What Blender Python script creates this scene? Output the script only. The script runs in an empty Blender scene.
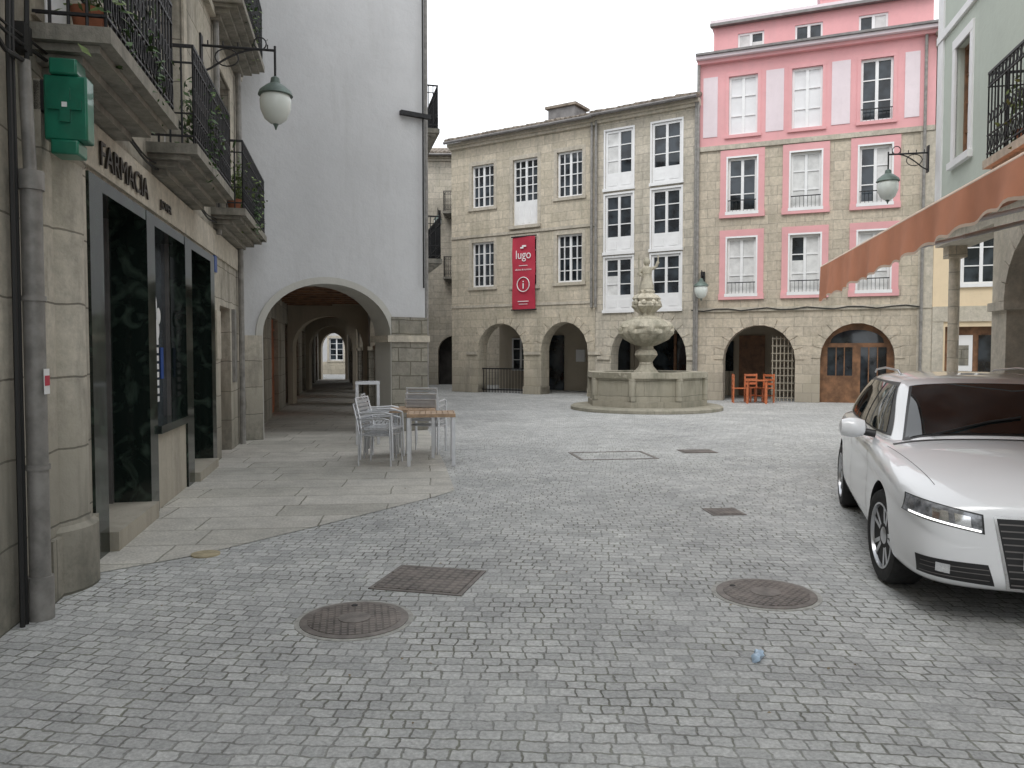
import bpy, bmesh, math, random
from mathutils import Vector, Matrix
from mathutils.bvhtree import BVHTree
from mathutils.geometry import tessellate_polygon
random.seed(7)
scene=bpy.context.scene
COL=scene.collection
R=math.radians

# ------------------------------------------------------------------ materials
def nm(name):
    m=bpy.data.materials.new(name); m.use_nodes=True
    nt=m.node_tree; b=nt.nodes['Principled BSDF']
    return m,nt,nt.nodes,nt.links,b
def mix(nt,a,b,f,mode='MIX'):
    n=nt.nodes.new('ShaderNodeMix'); n.data_type='RGBA'; n.blend_type=mode
    for i,x in ((0,f),(6,a),(7,b)):
        if isinstance(x,bpy.types.NodeSocket): nt.links.new(x,n.inputs[i])
        elif i==0: n.inputs[0].default_value=x
        else: n.inputs[i].default_value=(*x,1) if len(x)==3 else x
    return n.outputs[2]
def noise(nt,scale,detail=4,rough=.6,vec=None,out=0):
    n=nt.nodes.new('ShaderNodeTexNoise'); n.inputs['Scale'].default_value=scale
    n.inputs['Detail'].default_value=min(detail,4); n.inputs['Roughness'].default_value=rough
    if vec is not None: nt.links.new(vec,n.inputs['Vector'])
    return n.outputs[out]
def ramp(nt,fac,p0,p1,c0=(0,0,0),c1=(1,1,1)):
    n=nt.nodes.new('ShaderNodeValToRGB'); e=n.color_ramp.elements
    e[0].position=p0;e[1].position=p1;e[0].color=(*c0,1);e[1].color=(*c1,1)
    nt.links.new(fac,n.inputs[0]); return n.outputs[0]
def math_(nt,op,a,b=None):
    n=nt.nodes.new('ShaderNodeMath'); n.operation=op
    for i,x in enumerate((a,b)):
        if x is None: continue
        if isinstance(x,bpy.types.NodeSocket): nt.links.new(x,n.inputs[i])
        else: n.inputs[i].default_value=x
    return n.outputs[0]
def vmath(nt,op,a,b):
    n=nt.nodes.new('ShaderNodeVectorMath'); n.operation=op
    for i,x in enumerate((a,b)):
        if isinstance(x,bpy.types.NodeSocket): nt.links.new(x,n.inputs[i])
        else: n.inputs[i].default_value=x
    return n.outputs[0]
def bump(nt,b,h,strength=.5,dist=.01):
    n=nt.nodes.new('ShaderNodeBump'); n.inputs['Strength'].default_value=strength; n.inputs['Distance'].default_value=dist
    nt.links.new(h,n.inputs['Height']); nt.links.new(n.outputs[0],b.inputs['Normal'])
def objco(nt):
    return nt.nodes.new('ShaderNodeTexCoord').outputs['Object']
def facco(nt):
    o=objco(nt); s=nt.nodes.new('ShaderNodeSeparateXYZ'); nt.links.new(o,s.inputs[0])
    c=nt.nodes.new('ShaderNodeCombineXYZ'); nt.links.new(math_(nt,'ADD',s.outputs[0],s.outputs[1]),c.inputs[0]); nt.links.new(s.outputs[2],c.inputs[1])
    return o,c.outputs[0],s.outputs[2]
def simple(name,col,rough=.6,metal=0,var=.12,scale=6,bmp=0,coat=0,emit=0,spec=None):
    m,nt,N,L,b=nm(name)
    if var>.02:
        o=objco(nt); f=ramp(nt,noise(nt,scale,4,.6,o),.35,.65)
        c=mix(nt,tuple(x*(1-var) for x in col),tuple(min(1,x*(1+var)) for x in col),f); L.new(c,b.inputs['Base Color'])
        if bmp: bump(nt,b,noise(nt,scale*6,4,.6,o),bmp,.01)
    else: b.inputs['Base Color'].default_value=(*col,1)
    b.inputs['Roughness'].default_value=rough; b.inputs['Metallic'].default_value=metal
    b.inputs['Coat Weight'].default_value=coat; b.inputs['Coat Roughness'].default_value=.03
    if spec is not None: b.inputs['Specular IOR Level'].default_value=spec
    if emit:
        b.inputs['Emission Color'].default_value=(*col,1); b.inputs['Emission Strength'].default_value=emit
    return m
def stone(name,c1,c2,mortar,bw=.55,bh=.3,ms=.012,stain=(.12,.11,.09),sa=.55,bm=.6,base=.0,rough=.88):
    m,nt,N,L,b=nm(name); o,fc,z=facco(nt)
    dn=noise(nt,2.2,3,.5,o,1); dv=vmath(nt,'MULTIPLY',vmath(nt,'SUBTRACT',dn,(.5,.5,.5)),(.07,.07,0))
    v=vmath(nt,'ADD',fc,dv)
    br=N.new('ShaderNodeTexBrick'); L.new(v,br.inputs['Vector'])
    br.inputs['Scale'].default_value=1; br.inputs['Brick Width'].default_value=bw; br.inputs['Row Height'].default_value=bh
    br.inputs['Mortar Size'].default_value=ms; br.inputs['Mortar Smooth'].default_value=.4
    br.inputs['Color1'].default_value=(*c1,1); br.inputs['Color2'].default_value=(*c2,1); br.inputs['Mortar'].default_value=(*mortar,1)
    n1=noise(nt,9,4,.75,o); n2=noise(nt,.9,4,.65,o)
    st=vmath(nt,'MULTIPLY',o,(1.6,1.6,.35)); n3=noise(nt,1.3,4,.7,st)
    c=mix(nt,br.outputs['Color'],ramp(nt,n1,.3,.7,(.68,.68,.67),(1.22,1.2,1.18)),.8,'MULTIPLY')
    c=mix(nt,c,stain,math_(nt,'MULTIPLY',ramp(nt,n3,.48,.72),sa))
    c=mix(nt,c,(.36,.33,.23),math_(nt,'MULTIPLY',ramp(nt,n2,.5,.7),.25))
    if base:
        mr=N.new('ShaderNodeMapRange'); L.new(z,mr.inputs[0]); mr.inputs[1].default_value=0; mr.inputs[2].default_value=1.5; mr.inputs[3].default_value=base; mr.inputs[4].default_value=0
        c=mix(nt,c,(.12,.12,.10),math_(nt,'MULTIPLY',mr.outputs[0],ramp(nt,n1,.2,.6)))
    L.new(c,b.inputs['Base Color']); b.inputs['Roughness'].default_value=rough; b.inputs['Specular IOR Level'].default_value=.25
    h=math_(nt,'SUBTRACT',math_(nt,'MULTIPLY',n1,.9),br.outputs['Fac']); bump(nt,b,h,bm,.02)
    return m
def plaster(name,col,stain=(.3,.3,.28),sa=.5,bm=.25):
    m,nt,N,L,b=nm(name); o=objco(nt)
    st=vmath(nt,'MULTIPLY',o,(1.5,1.5,.25)); n3=noise(nt,1.1,4,.75,st); n2=noise(nt,.5,4,.6,o); n4=noise(nt,6,4,.75,o)
    c=mix(nt,col,tuple(x*.88 for x in col),ramp(nt,n2,.35,.65))
    c=mix(nt,c,stain,math_(nt,'MULTIPLY',ramp(nt,n3,.52,.8),sa))
    c=mix(nt,c,tuple(x*.8 for x in col),math_(nt,'MULTIPLY',ramp(nt,n4,.5,.75),.35))
    L.new(c,b.inputs['Base Color']); b.inputs['Roughness'].default_value=.9; b.inputs['Specular IOR Level'].default_value=.2
    bump(nt,b,n4,bm,.03); return m
def paving(name,c1,c2,mortar,bw,bh,ms,rot,warp,jit,bm,moss=.3,jit2=.0,jlo=.25):
    m,nt,N,L,b=nm(name); o=objco(nt)
    mp=N.new('ShaderNodeMapping'); L.new(o,mp.inputs[0]); mp.inputs['Rotation'].default_value=(0,0,rot)
    w1=vmath(nt,'MULTIPLY',vmath(nt,'SUBTRACT',noise(nt,.16,1,.5,o,1),(.5,.5,.5)),(warp,warp,0))
    w2=vmath(nt,'MULTIPLY',vmath(nt,'SUBTRACT',noise(nt,4.5,2,.5,o,1),(.5,.5,.5)),(jit,jit,0))
    v=vmath(nt,'ADD',vmath(nt,'ADD',mp.outputs[0],w1),w2)
    if jit2:
        w3=vmath(nt,'MULTIPLY',vmath(nt,'SUBTRACT',noise(nt,17,2,.6,o,1),(.5,.5,.5)),(jit2,jit2,0)); v=vmath(nt,'ADD',v,w3)
    br=N.new('ShaderNodeTexBrick'); L.new(v,br.inputs['Vector'])
    br.inputs['Scale'].default_value=1; br.inputs['Brick Width'].default_value=bw; br.inputs['Row Height'].default_value=bh
    br.inputs['Mortar Size'].default_value=ms; br.inputs['Mortar Smooth'].default_value=.8; br.offset_frequency=2; br.offset=.43
    br.squash=1.3; br.squash_frequency=3
    br.inputs['Color1'].default_value=(*c1,1); br.inputs['Color2'].default_value=(*c2,1); br.inputs['Mortar'].default_value=(*mortar,1)
    nf=noise(nt,48,4,.75,o); nb=noise(nt,.45,4,.7,o); nmid=noise(nt,3,4,.7,o)
    jf=ramp(nt,noise(nt,1.6,3,.65,o),.38,.64,(jlo,jlo,jlo),(1,1,1))
    base=mix(nt,br.outputs['Color'],tuple((x+y)/2*.82 for x,y in zip(c1,c2)),math_(nt,'MULTIPLY',br.outputs['Fac'],math_(nt,'SUBTRACT',1.0,jf)))
    c=mix(nt,base,ramp(nt,nf,.3,.7,(.66,.66,.66),(1.28,1.28,1.28)),.85,'MULTIPLY')
    c=mix(nt,c,ramp(nt,nb,.35,.7,(.82,.82,.82),(1.16,1.155,1.14)),.9,'MULTIPLY')
    c=mix(nt,c,ramp(nt,nmid,.35,.7,(.86,.86,.86),(1.1,1.1,1.09)),.9,'MULTIPLY')
    c=mix(nt,c,(.17,.18,.11),math_(nt,'MULTIPLY',math_(nt,'MULTIPLY',br.outputs['Fac'],ramp(nt,nmid,.48,.65)),moss))
    # a few worn, dusty smears
    c=mix(nt,c,(.62,.61,.58),math_(nt,'MULTIPLY',ramp(nt,noise(nt,.8,4,.75,o),.62,.74),.35))
    L.new(c,b.inputs['Base Color']); b.inputs['Roughness'].default_value=.75; b.inputs['Specular IOR Level'].default_value=.25
    h=math_(nt,'SUBTRACT',math_(nt,'MULTIPLY',nf,.45),math_(nt,'MULTIPLY',math_(nt,'MULTIPLY',br.outputs['Fac'],.8),jf))
    h=math_(nt,'ADD',h,math_(nt,'MULTIPLY',noise(nt,9,2,.5,o),.9)); bump(nt,b,h,bm,.012)
    return m
def glass_mat(name,col=(.02,.025,.03),rough=.04,spec=.6):
    m,nt,N,L,b=nm(name); o=objco(nt)
    c=mix(nt,tuple(x*.5 for x in col),tuple(x*2.2 for x in col),ramp(nt,noise(nt,1.6,3,.5,o),.4,.6))
    L.new(c,b.inputs['Base Color']); b.inputs['Roughness'].default_value=rough; b.inputs['Specular IOR Level'].default_value=spec
    bump(nt,b,noise(nt,1.5,1,.5,o),.08,.02); return m
def marble(name):
    m,nt,N,L,b=nm(name); o=objco(nt)
    w=N.new('ShaderNodeTexNoise'); w.inputs['Scale'].default_value=4.5; w.inputs['Detail'].default_value=6; w.inputs['Distortion'].default_value=1.3; L.new(o,w.inputs['Vector'])
    c=ramp(nt,w.outputs[0],.5,.72,(.010,.016,.013),(.055,.08,.062))
    L.new(c,b.inputs['Base Color']); b.inputs['Roughness'].default_value=.09; return m

M={}
M['setts']=paving('granite_setts',(.565,.57,.565),(.43,.435,.435),(.20,.20,.175),.102,.086,.008,R(5),1.0,.035,.75,.5,.032,.1)
M['slabs']=paving('stone_slabs',(.54,.52,.48),(.44,.425,.385),(.17,.165,.13),1.05,.55,.012,R(-6),.3,.03,.35,.5)
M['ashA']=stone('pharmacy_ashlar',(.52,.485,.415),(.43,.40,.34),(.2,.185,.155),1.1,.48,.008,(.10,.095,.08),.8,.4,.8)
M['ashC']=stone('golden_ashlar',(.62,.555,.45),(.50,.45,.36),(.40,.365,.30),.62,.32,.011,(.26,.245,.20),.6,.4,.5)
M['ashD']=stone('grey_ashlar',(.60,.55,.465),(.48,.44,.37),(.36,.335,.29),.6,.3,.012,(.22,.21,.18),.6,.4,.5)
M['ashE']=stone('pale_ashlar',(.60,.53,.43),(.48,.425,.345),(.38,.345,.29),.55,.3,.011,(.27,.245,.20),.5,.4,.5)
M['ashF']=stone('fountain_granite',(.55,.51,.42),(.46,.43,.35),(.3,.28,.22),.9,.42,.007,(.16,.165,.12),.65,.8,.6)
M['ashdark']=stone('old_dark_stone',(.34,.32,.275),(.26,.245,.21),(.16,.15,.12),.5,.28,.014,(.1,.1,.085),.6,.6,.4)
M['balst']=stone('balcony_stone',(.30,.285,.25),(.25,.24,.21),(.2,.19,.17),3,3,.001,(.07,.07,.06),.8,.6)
M['vous']=stone('arch_stone',(.56,.515,.435),(.50,.46,.39),(.42,.39,.33),3,3,.001,(.22,.2,.165),.5,.5,.4)
M['innerw']=plaster('passage_plaster',(.50,.44,.35),(.25,.22,.17),.5)
M['white']=plaster('white_render',(.60,.605,.615),(.42,.42,.415),.55,.35)
M['trimw']=plaster('white_arch_trim',(.54,.53,.49),(.36,.35,.31),.5)
M['pink']=plaster('pink_render',(.78,.41,.42),(.55,.36,.36),.4)
M['palepink']=plaster('pale_pink_render',(.79,.69,.72),(.6,.5,.5),.3)
M['green']=plaster('pale_green_render',(.58,.63,.56),(.42,.44,.39),.35)
M['yellow']=plaster('ochre_render',(.80,.65,.45),(.55,.45,.3),.3)
M['ceil']=plaster('arcade_ceiling',(.42,.38,.31),(.2,.18,.15),.6)
M['wpaint']=simple('white_woodwork',(.80,.80,.80),.45,0,.04,3)
M['curtain']=simple('window_curtain',(.66,.66,.65),.9,0,.12,4)
M['blind']=simple('closed_shutter',(.76,.76,.77),.55,0,.05,2)
M['glass']=glass_mat('window_glass')
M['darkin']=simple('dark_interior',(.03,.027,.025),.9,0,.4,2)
M['iron']=simple('wrought_iron',(.022,.022,.024),.5,.3,.3,20)
M['brown']=simple('brown_wood',(.20,.10,.05),.5,0,.35,5,.2)
M['redwood']=simple('orange_wood',(.50,.15,.06),.45,0,.2,8)
M['teak']=simple('teak_slats',(.42,.29,.19),.55,0,.25,10,.2)
M['alu']=simple('aluminium',(.66,.67,.69),.36,.7,.06,10)
M['pipe']=simple('grey_pipe',(.24,.23,.215),.5,.1,.25,7)
M['cable']=simple('black_cable',(.012,.012,.012),.6,0,0)
M['marble']=marble('green_black_marble')
M['tile']=simple('roof_tiles',(.22,.185,.15),.9,0,.4,4,.4)
M['zinc']=simple('zinc_gutter',(.18,.17,.165),.5,.4,.2,4)
M['greenbox']=simple('green_enamel',(.008,.15,.09),.35,0,.2,5,0,.4)
M['red']=simple('banner_red',(.45,.03,.06),.6,0,.08,3)
M['signw']=simple('sign_white',(.8,.8,.8),.5,0,0)
M['blue']=simple('sign_blue',(.03,.08,.3),.4,0,0)
M['canvas']=simple('awning_canvas',(.68,.285,.165),.85,0,.10,1.5,.15)
M['canvas2']=simple('awning_trim',(.80,.62,.50),.85,0,.1,3,.1)
M['leaf']=simple('plant_leaves',(.06,.11,.035),.6,0,.5,15)
M['leaf2']=simple('plant_leaves_light',(.13,.18,.055),.6,0,.4,15)
M['pot']=simple('terracotta_pot',(.35,.13,.07),.8,0,.2)
M['lampglass']=simple('lamp_frosted_glass',(.70,.74,.70),.25,0,.05,3)
M['lampgreen']=simple('lamp_green_iron',(.12,.16,.14),.5,.2,.2,8)
M['water']=simple('basin_water',(.03,.04,.03),.03,0,.1)
M['letter']=simple('bronze_letters',(.04,.032,.025),.4,.5,.1)

# ------------------------------------------------------------------ mesh builder
def empty(name,loc=(0,0,0),rz=0):
    e=bpy.data.objects.new(name,None); e.location=loc; e.rotation_euler=(0,0,rz); e.empty_display_size=.3
    COL.objects.link(e); return e
class MB:
    def __init__(s): s.v=[];s.f=[];s.m=[];s.mats=[]
    def mi(s,mat):
        if isinstance(mat,str): mat=M[mat]
        if mat not in s.mats: s.mats.append(mat)
        return s.mats.index(mat)
    def raw(s,vs,fs,mat,mx=None):
        k=len(s.v); i=s.mi(mat)
        for p in vs:
            p=Vector(p); s.v.append(tuple(mx@p) if mx else tuple(p))
        for f in fs: s.f.append([a+k for a in f]); s.m.append(i)
    def box(s,x0,x1,y0,y1,z0,z1,mat,mx=None):
        if x0>x1:x0,x1=x1,x0
        if y0>y1:y0,y1=y1,y0
        if z0>z1:z0,z1=z1,z0
        s.raw([(x0,y0,z0),(x1,y0,z0),(x1,y1,z0),(x0,y1,z0),(x0,y0,z1),(x1,y0,z1),(x1,y1,z1),(x0,y1,z1)],
              [(0,3,2,1),(4,5,6,7),(0,1,5,4),(1,2,6,5),(2,3,7,6),(3,0,4,7)],mat,mx)
    def tube(s,p,q,r,mat,n=8,r2=None,cap=True):
        p=Vector(p);q=Vector(q);d=(q-p)
        if d.length<1e-6: return
        d.normalize(); a=d.orthogonal().normalized(); b=d.cross(a); r2=r if r2 is None else r2
        vs=[p+(a*math.cos(2*math.pi*i/n)+b*math.sin(2*math.pi*i/n))*r for i in range(n)]+[q+(a*math.cos(2*math.pi*i/n)+b*math.sin(2*math.pi*i/n))*r2 for i in range(n)]
        fs=[(i,(i+1)%n,n+(i+1)%n,n+i) for i in range(n)]
        if cap: fs+= [tuple(range(n-1,-1,-1)),tuple(range(n,2*n))]
        s.raw(vs,fs,mat)
    def path(s,pts,r,mat,n=8):
        for a,b in zip(pts[:-1],pts[1:]): s.tube(a,b,r,mat,n)
    def lathe(s,prof,c,mat,n=32,mod=None,mx=None):
        vs=[];fs=[]
        for j,(r,z) in enumerate(prof):
            for i in range(n):
                a=2*math.pi*i/n; rr=r*(mod(a,z) if mod else 1)
                vs.append((c[0]+rr*math.cos(a),c[1]+rr*math.sin(a),c[2]+z))
        for j in range(len(prof)-1):
            for i in range(n):
                k=(i+1)%n; fs.append((j*n+i,j*n+k,(j+1)*n+k,(j+1)*n+i))
        fs.append(tuple(range(n-1,-1,-1))); L=(len(prof)-1)*n; fs.append(tuple(range(L,L+n)))
        s.raw(vs,fs,mat,mx)
    def wall(s,outer,holes,y0,y1,mat,rmat=None):
        loops=[outer]+holes
        tri=tessellate_polygon([[Vector((a,b,0)) for a,b in l] for l in loops])
        pts=[p for l in loops for p in l]
        out=[]
        for t in tri:
            a,b,c=[pts[i] for i in t]
            ar=(b[0]-a[0])*(c[1]-a[1])-(b[1]-a[1])*(c[0]-a[0])
            out.append(t if ar>0 else (t[0],t[2],t[1]))
        s.raw([(a,y0,b) for a,b in pts],out,mat)
        s.raw([(a,y1,b) for a,b in pts],[(t[0],t[2],t[1]) for t in out],mat)
        for li,l in enumerate(loops):
            n=len(l); s.raw([(a,y0,b) for a,b in l]+[(a,y1,b) for a,b in l],[(i,(i+1)%n,n+(i+1)%n,n+i) for i in range(n)],mat if li==0 or rmat is None else rmat)
    def ring(s,s0,s1,spring,rise,th,y0,y1,mat,n=13):
        c=(s0+s1)/2; r=(s1-s0)/2
        for i in range(n):
            a0=math.pi*(i+.03)/n; a1=math.pi*(i+.97)/n; e=random.uniform(0,.008); t=th*(1+random.uniform(-.06,.1))
            P=[]
            for a in (a0,a1):
                P.append((c+r*math.cos(a),spring+rise*math.sin(a))); P.append((c+(r+t)*math.cos(a),spring+(rise+t)*math.sin(a)))
            q=[P[0],P[1],P[3],P[2]]
            s.raw([(x,y0-e,z) for x,z in q]+[(x,y1,z) for x,z in q],[(0,1,2,3),(7,6,5,4),(0,4,5,1),(1,5,6,2),(2,6,7,3),(3,7,4,0)],mat)
    def build(s,name,parent=None,ang=35,bevel=0):
        me=bpy.data.meshes.new(name); me.from_pydata(s.v,[],s.f)
        for m in s.mats: me.materials.append(m)
        me.polygons.foreach_set('material_index',s.m); me.polygons.foreach_set('use_smooth',[True]*len(s.f))
        me.update()
        bm=bmesh.new(); bm.from_mesh(me); bmesh.ops.recalc_face_normals(bm,faces=bm.faces); bm.to_mesh(me); bm.free()
        me.set_sharp_from_angle(angle=R(ang))
        o=bpy.data.objects.new(name,me); COL.objects.link(o)
        if parent: o.parent=parent
        if bevel:
            bv=o.modifiers.new('bev','BEVEL'); bv.width=bevel; bv.segments=2; bv.limit_method='ANGLE'
        return o
def arch(s0,s1,spring,rise,n=18,z0=-.1):
    c=(s0+s1)/2;r=(s1-s0)/2
    return [(s0,z0),(s1,z0)]+[(c+r*math.cos(math.pi*i/n),spring+rise*math.sin(math.pi*i/n)) for i in range(n+1)]
def rect(s0,s1,z0,z1): return [(s0,z0),(s1,z0),(s1,z1),(s0,z1)]
def win(mb,s,w,z0,z1,cols=2,rows=4,y=.14,panel=0,fill='glass',fr='wpaint',curtain=None,fw=.06):
    a,b=s-w/2,s+w/2
    if panel:
        mb.box(a,b,y,y+.06,z0,z0+panel,fr); 
        for k in range(cols):
            ww=(b-a)/cols; mb.box(a+k*ww+.09,a+(k+1)*ww-.09,y-.015,y,z0+.09,z0+panel-.09,fr)
        z0+=panel
    mb.box(a,a+fw,y,y+.07,z0,z1,fr); mb.box(b-fw,b,y,y+.07,z0,z1,fr)
    mb.box(a+fw,b-fw,y,y+.07,z1-fw,z1,fr); mb.box(a+fw,b-fw,y,y+.07,z0,z0+fw,fr)
    mb.box(a+.001,b-.001,y+.05,y+.06,z0+.001,z1-.001,fill)
    if fill=='glass' and curtain:
        for k in range(cols):
            if random.random()<curtain:
                ww=(b-a)/cols; zt=z1-fw-(z1-z0)*random.choice([0,0,.0,.4])
                mb.box(a+k*ww+.05,a+(k+1)*ww-.05,y+.042,y+.049,z0+fw,zt,'curtain')
    iw=(b-a)/cols
    for k in range(1,cols):
        wd=.045 if (cols==2 or k*2==cols) else .018
        mb.box(a+k*iw-wd,a+k*iw+wd,y+.005,y+.065,z0+fw,z1-fw,fr)
    for k in range(1,rows):
        zz=z0+(z1-z0)*k/rows; mb.box(a+fw,b-fw,y+.015,y+.06,zz-.016,zz+.016,fr)
def surround(mb,s,w,z0,z1,t,mat,d=.03,bot=True):
    a,b=s-w/2,s+w/2
    mb.box(a-t,a,-d,.02,z0,z1,mat); mb.box(b,b+t,-d,.02,z0,z1,mat)
    mb.box(a-t,b+t,-d-.004,.02,z1,z1+t*1.1,mat)
    if bot: mb.box(a-t-.02,b+t+.02,-d-.05,.02,z0-max(.1,t*.8),z0,mat)
def leaves(mb,c,sx,sy,sz,n,mat,size=.05):
    for _ in range(n):
        p=Vector((c[0]+random.gauss(0,sx/2),c[1]+random.gauss(0,sy/2),c[2]+random.gauss(0,sz/2)))
        a=Vector((random.gauss(0,1),random.gauss(0,1),random.gauss(0,1))).normalized(); b=a.orthogonal().normalized()
        l=size*random.uniform(.5,1.3); w=l*.45
        mb.raw([p-a*l,p+b*w,p+a*l,p-b*w],[(0,1,2,3)],mat)
def balcony(mb,s0,s1,z,proj,rail=.95,slab='balst',plants=0):
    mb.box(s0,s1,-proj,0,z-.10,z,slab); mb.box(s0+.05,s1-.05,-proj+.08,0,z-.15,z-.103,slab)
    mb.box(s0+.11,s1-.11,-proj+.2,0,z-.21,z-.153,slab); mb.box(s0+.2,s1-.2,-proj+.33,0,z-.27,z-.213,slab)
    y=-proj+.04
    for zz,h in ((z+.08,.018),(z+rail,.03),(z+rail-.16,.014),(z+.30,.012)):
        mb.box(s0+.03,s1-.03,y-.012,y+.012,zz-h/2,zz+h/2,'iron')
        mb.box(s0+.03,s0+.054,y+.013,-.01,zz-h/2,zz+h/2,'iron'); mb.box(s1-.054,s1-.03,y+.013,-.01,zz-h/2,zz+h/2,'iron')
    n=int((s1-s0-.06)/.105)
    for i in range(n+1):
        x=s0+.042+(s1-s0-.084)*i/n; mb.tube((x,y,z),(x,y,z+rail-.01),.010,'iron',6)
        if i<n:
            xm=x+(s1-s0-.084)/n/2
            mb.path([(xm+.035*math.cos(t*math.pi/4),y,z+rail-.085+.055*math.sin(t*math.pi/4)) for t in range(9)],.007,'iron',4)
            mb.path([(xm+.035*math.cos(t*math.pi/4),y-.01,z+.19+.08*math.sin(t*math.pi/4)) for t in range(9)],.007,'iron',4)
            mb.path([(xm+.03*math.cos(t*math.pi/4),y-.005,z+.5+.06*math.sin(t*math.pi/4)) for t in range(9)],.006,'iron',4)
    m=max(2,int(proj/.105))
    for i in range(m):
        yy=y+(-y)*i/m
        for x in (s0+.042,s1-.042): mb.tube((x,yy,z),(x,yy,z+rail-.01),.010,'iron',6)
    for i in range(plants):
        x=random.uniform(s0+.2,s1-.2)
        mb.lathe([(.07,0),(.1,.16),(.105,.18)],(x,y+.16,z+.001),'pot',12)
        leaves(mb,(x,y+.12,z+random.uniform(.3,.55)),.28,.16,.36,140,random.choice(['leaf','leaf','leaf2']),.045)
        if random.random()<.4: leaves(mb,(x+random.uniform(-.2,.2),y-.03,z+random.uniform(0,.2)),.2,.08,.3,45,random.choice(['leaf','leaf2']),.035)
def textobj(name,body,size,parent,loc,mat,ext=.008,rot=(math.pi/2,0,0),align='LEFT',sx=1):
    cu=bpy.data.curves.new(name,'FONT'); cu.body=body; cu.size=size; cu.extrude=ext; cu.align_x=align
    cu.materials.append(M[mat]); o=bpy.data.objects.new(name,cu); COL.objects.link(o)
    o.location=loc; o.rotation_euler=rot; o.scale=(sx,1,1)
    if parent:o.parent=parent
    return o
def eave(mb,L,H,d=.45,mat='tile'):
    mb.box(-.05,L+.05,-.12,.3,H-.22,H-.12,'vous'); mb.box(-.05,L+.05,-.24,.3,H-.117,H,'vous')
    n=int(L/.2)
    for i in range(n+1):
        x=L*i/n; mb.tube((x,-d+random.uniform(-.03,.03),H+.06+random.uniform(-.015,.02)),(x,3.0,H+.06+1.05),.085,mat,8)
    mb.raw([(-.05,-d+.03,H+.02),(L+.05,-d+.03,H+.02),(L+.05,5,H+1.72),(-.05,5,H+1.72)],[(0,1,2,3)],mat)
    mb.tube((-.05,-d-.03,H+.0),(L+.05,-d-.03,H+.0),.06,'zinc',8)

# ------------------------------------------------------------------ ground
g=MB(); g.raw([(-250,-250,0),(250,-250,0),(250,250,0),(-250,250,0)],[(0,1,2,3)],'setts'); g.build('ground')
def wx(Y): return -1.985-.204*Y
pv=MB()
pv.raw([(-3.13,5.45,.005),(-2.45,6.1,.005),(-1.62,7.35,.005),(-.85,8.55,.005),(-.66,8.95,.005),(-.95,11,.005),(-1.72,15.9,.005),(-8.9,46,.005),(wx(46)-.2,46,.005),(wx(14)-.2,14,.005)],[tuple(range(10))],'slabs')
pv.build('pavement')

# ------------------------------------------------------------------ pharmacy building (left)
thA=math.atan2(.98,-.2)
A=empty('pharmacy_building',(-1.985,0,0),thA)
H=10.6
b=MB()
holes=[rect(5.98,11.35,-.1,2.95)]
dw=[(5.75,1.1),(9.0,1.1),(12.55,1.1)]
for s,w in dw:
    holes.append(rect(s-w/2,s+w/2,3.7,5.85)); holes.append(rect(s-w/2,s+w/2,6.65,8.8))
holes.append(rect(2.0,3.1,3.7,5.85)); holes.append(rect(1.2,3.2,-.1,2.6))
holes.append(rect(11.95,12.95,-.1,2.3)); 
for k in range(8): holes.append(rect(15.6+k*3.9,17.3+k*3.9,-.1,2.45))
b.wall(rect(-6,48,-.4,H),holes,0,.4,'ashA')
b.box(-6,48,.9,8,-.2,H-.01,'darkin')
for s,w in dw+[(2.55,1.1)]:
    win(b,s,w,3.7,5.85,2,4,.2,.55,curtain=.6); 
    if s>3: win(b,s,w,6.65,8.8,2,4,.2,.55,curtain=.6)
    surround(b,s,w,3.7,5.85,.16,'vous',.025,False)
b.box(5.88,14.2,-.03,.02,2.99,3.34,'vous'); b.box(-6,14.2,-.08,.02,6.35,6.45,'ashA')
b.lathe([(.40,-.2),(.40,.42),(.36,.45),(.345,.5),(.345,2.86),(.37,2.88),(.37,2.98)],(5.42,.20,0),'ashA',28)
b.box(4.97,5.88,-.08,.02,-.2,.40,'ashA')
b.box(5.02,5.84,-.05,.02,.405,3.3,'ashA')
def mbx(a0,a1,z0,z1,y0=-.03,y1=.35,m='marble'): b.box(a0,a1,y0,y1,z0,z1,m)
mbx(5.98,6.3,0,2.95); mbx(7.62,7.92,0,2.95,-.035); mbx(9.35,9.72,0,2.95,-.035); mbx(11.05,11.35,0,2.95)
mbx(6.3,7.62,2.85,2.95); mbx(7.92,9.35,2.85,2.95); mbx(9.72,11.05,2.85,2.95)
mbx(7.92,9.35,.78,.86,-.07,.35); b.box(7.92,9.35,-.01,.35,0,.78,'vous')
b.box(6.3,7.62,-.1,.35,0,.16,'vous'); b.box(9.72,11.05,-.1,.35,0,.12,'vous')
b.box(7.92,9.35,.18,.2,.86,2.85,'glass'); b.box(6.3,7.62,.34,.36,.16,2.85,'glass'); b.box(9.72,11.05,.30,.32,.12,2.85,'glass')
for x in (6.3,6.93,7.57): b.box(x,x+.05,.3,.34,.16,2.85,'zinc')
for x in (9.72,10.36,11.0): b.box(x,x+.05,.26,.3,.12,2.85,'zinc')
for x in (7.92,8.6,9.3): b.box(x,x+.04,.14,.18,.86,2.85,'zinc')
for i in range(8): b.box(8.72,8.88,.165,.175,1.05+i*.09,1.11+i*.09,'signw')
b.box(8.98,9.1,.165,.175,1.3,1.65,'blue')
for (sx_,sz_,rr) in ((8.72,2.12,.11),(8.9,2.0,.09),(8.8,1.84,.12)):
    b.lathe([(rr,0),(rr,.006)],(0,0,0),'signw',20,mx=Matrix.Translation((sx_,.17,sz_))@Matrix.Rotation(math.pi/2,4,'X'))
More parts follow.
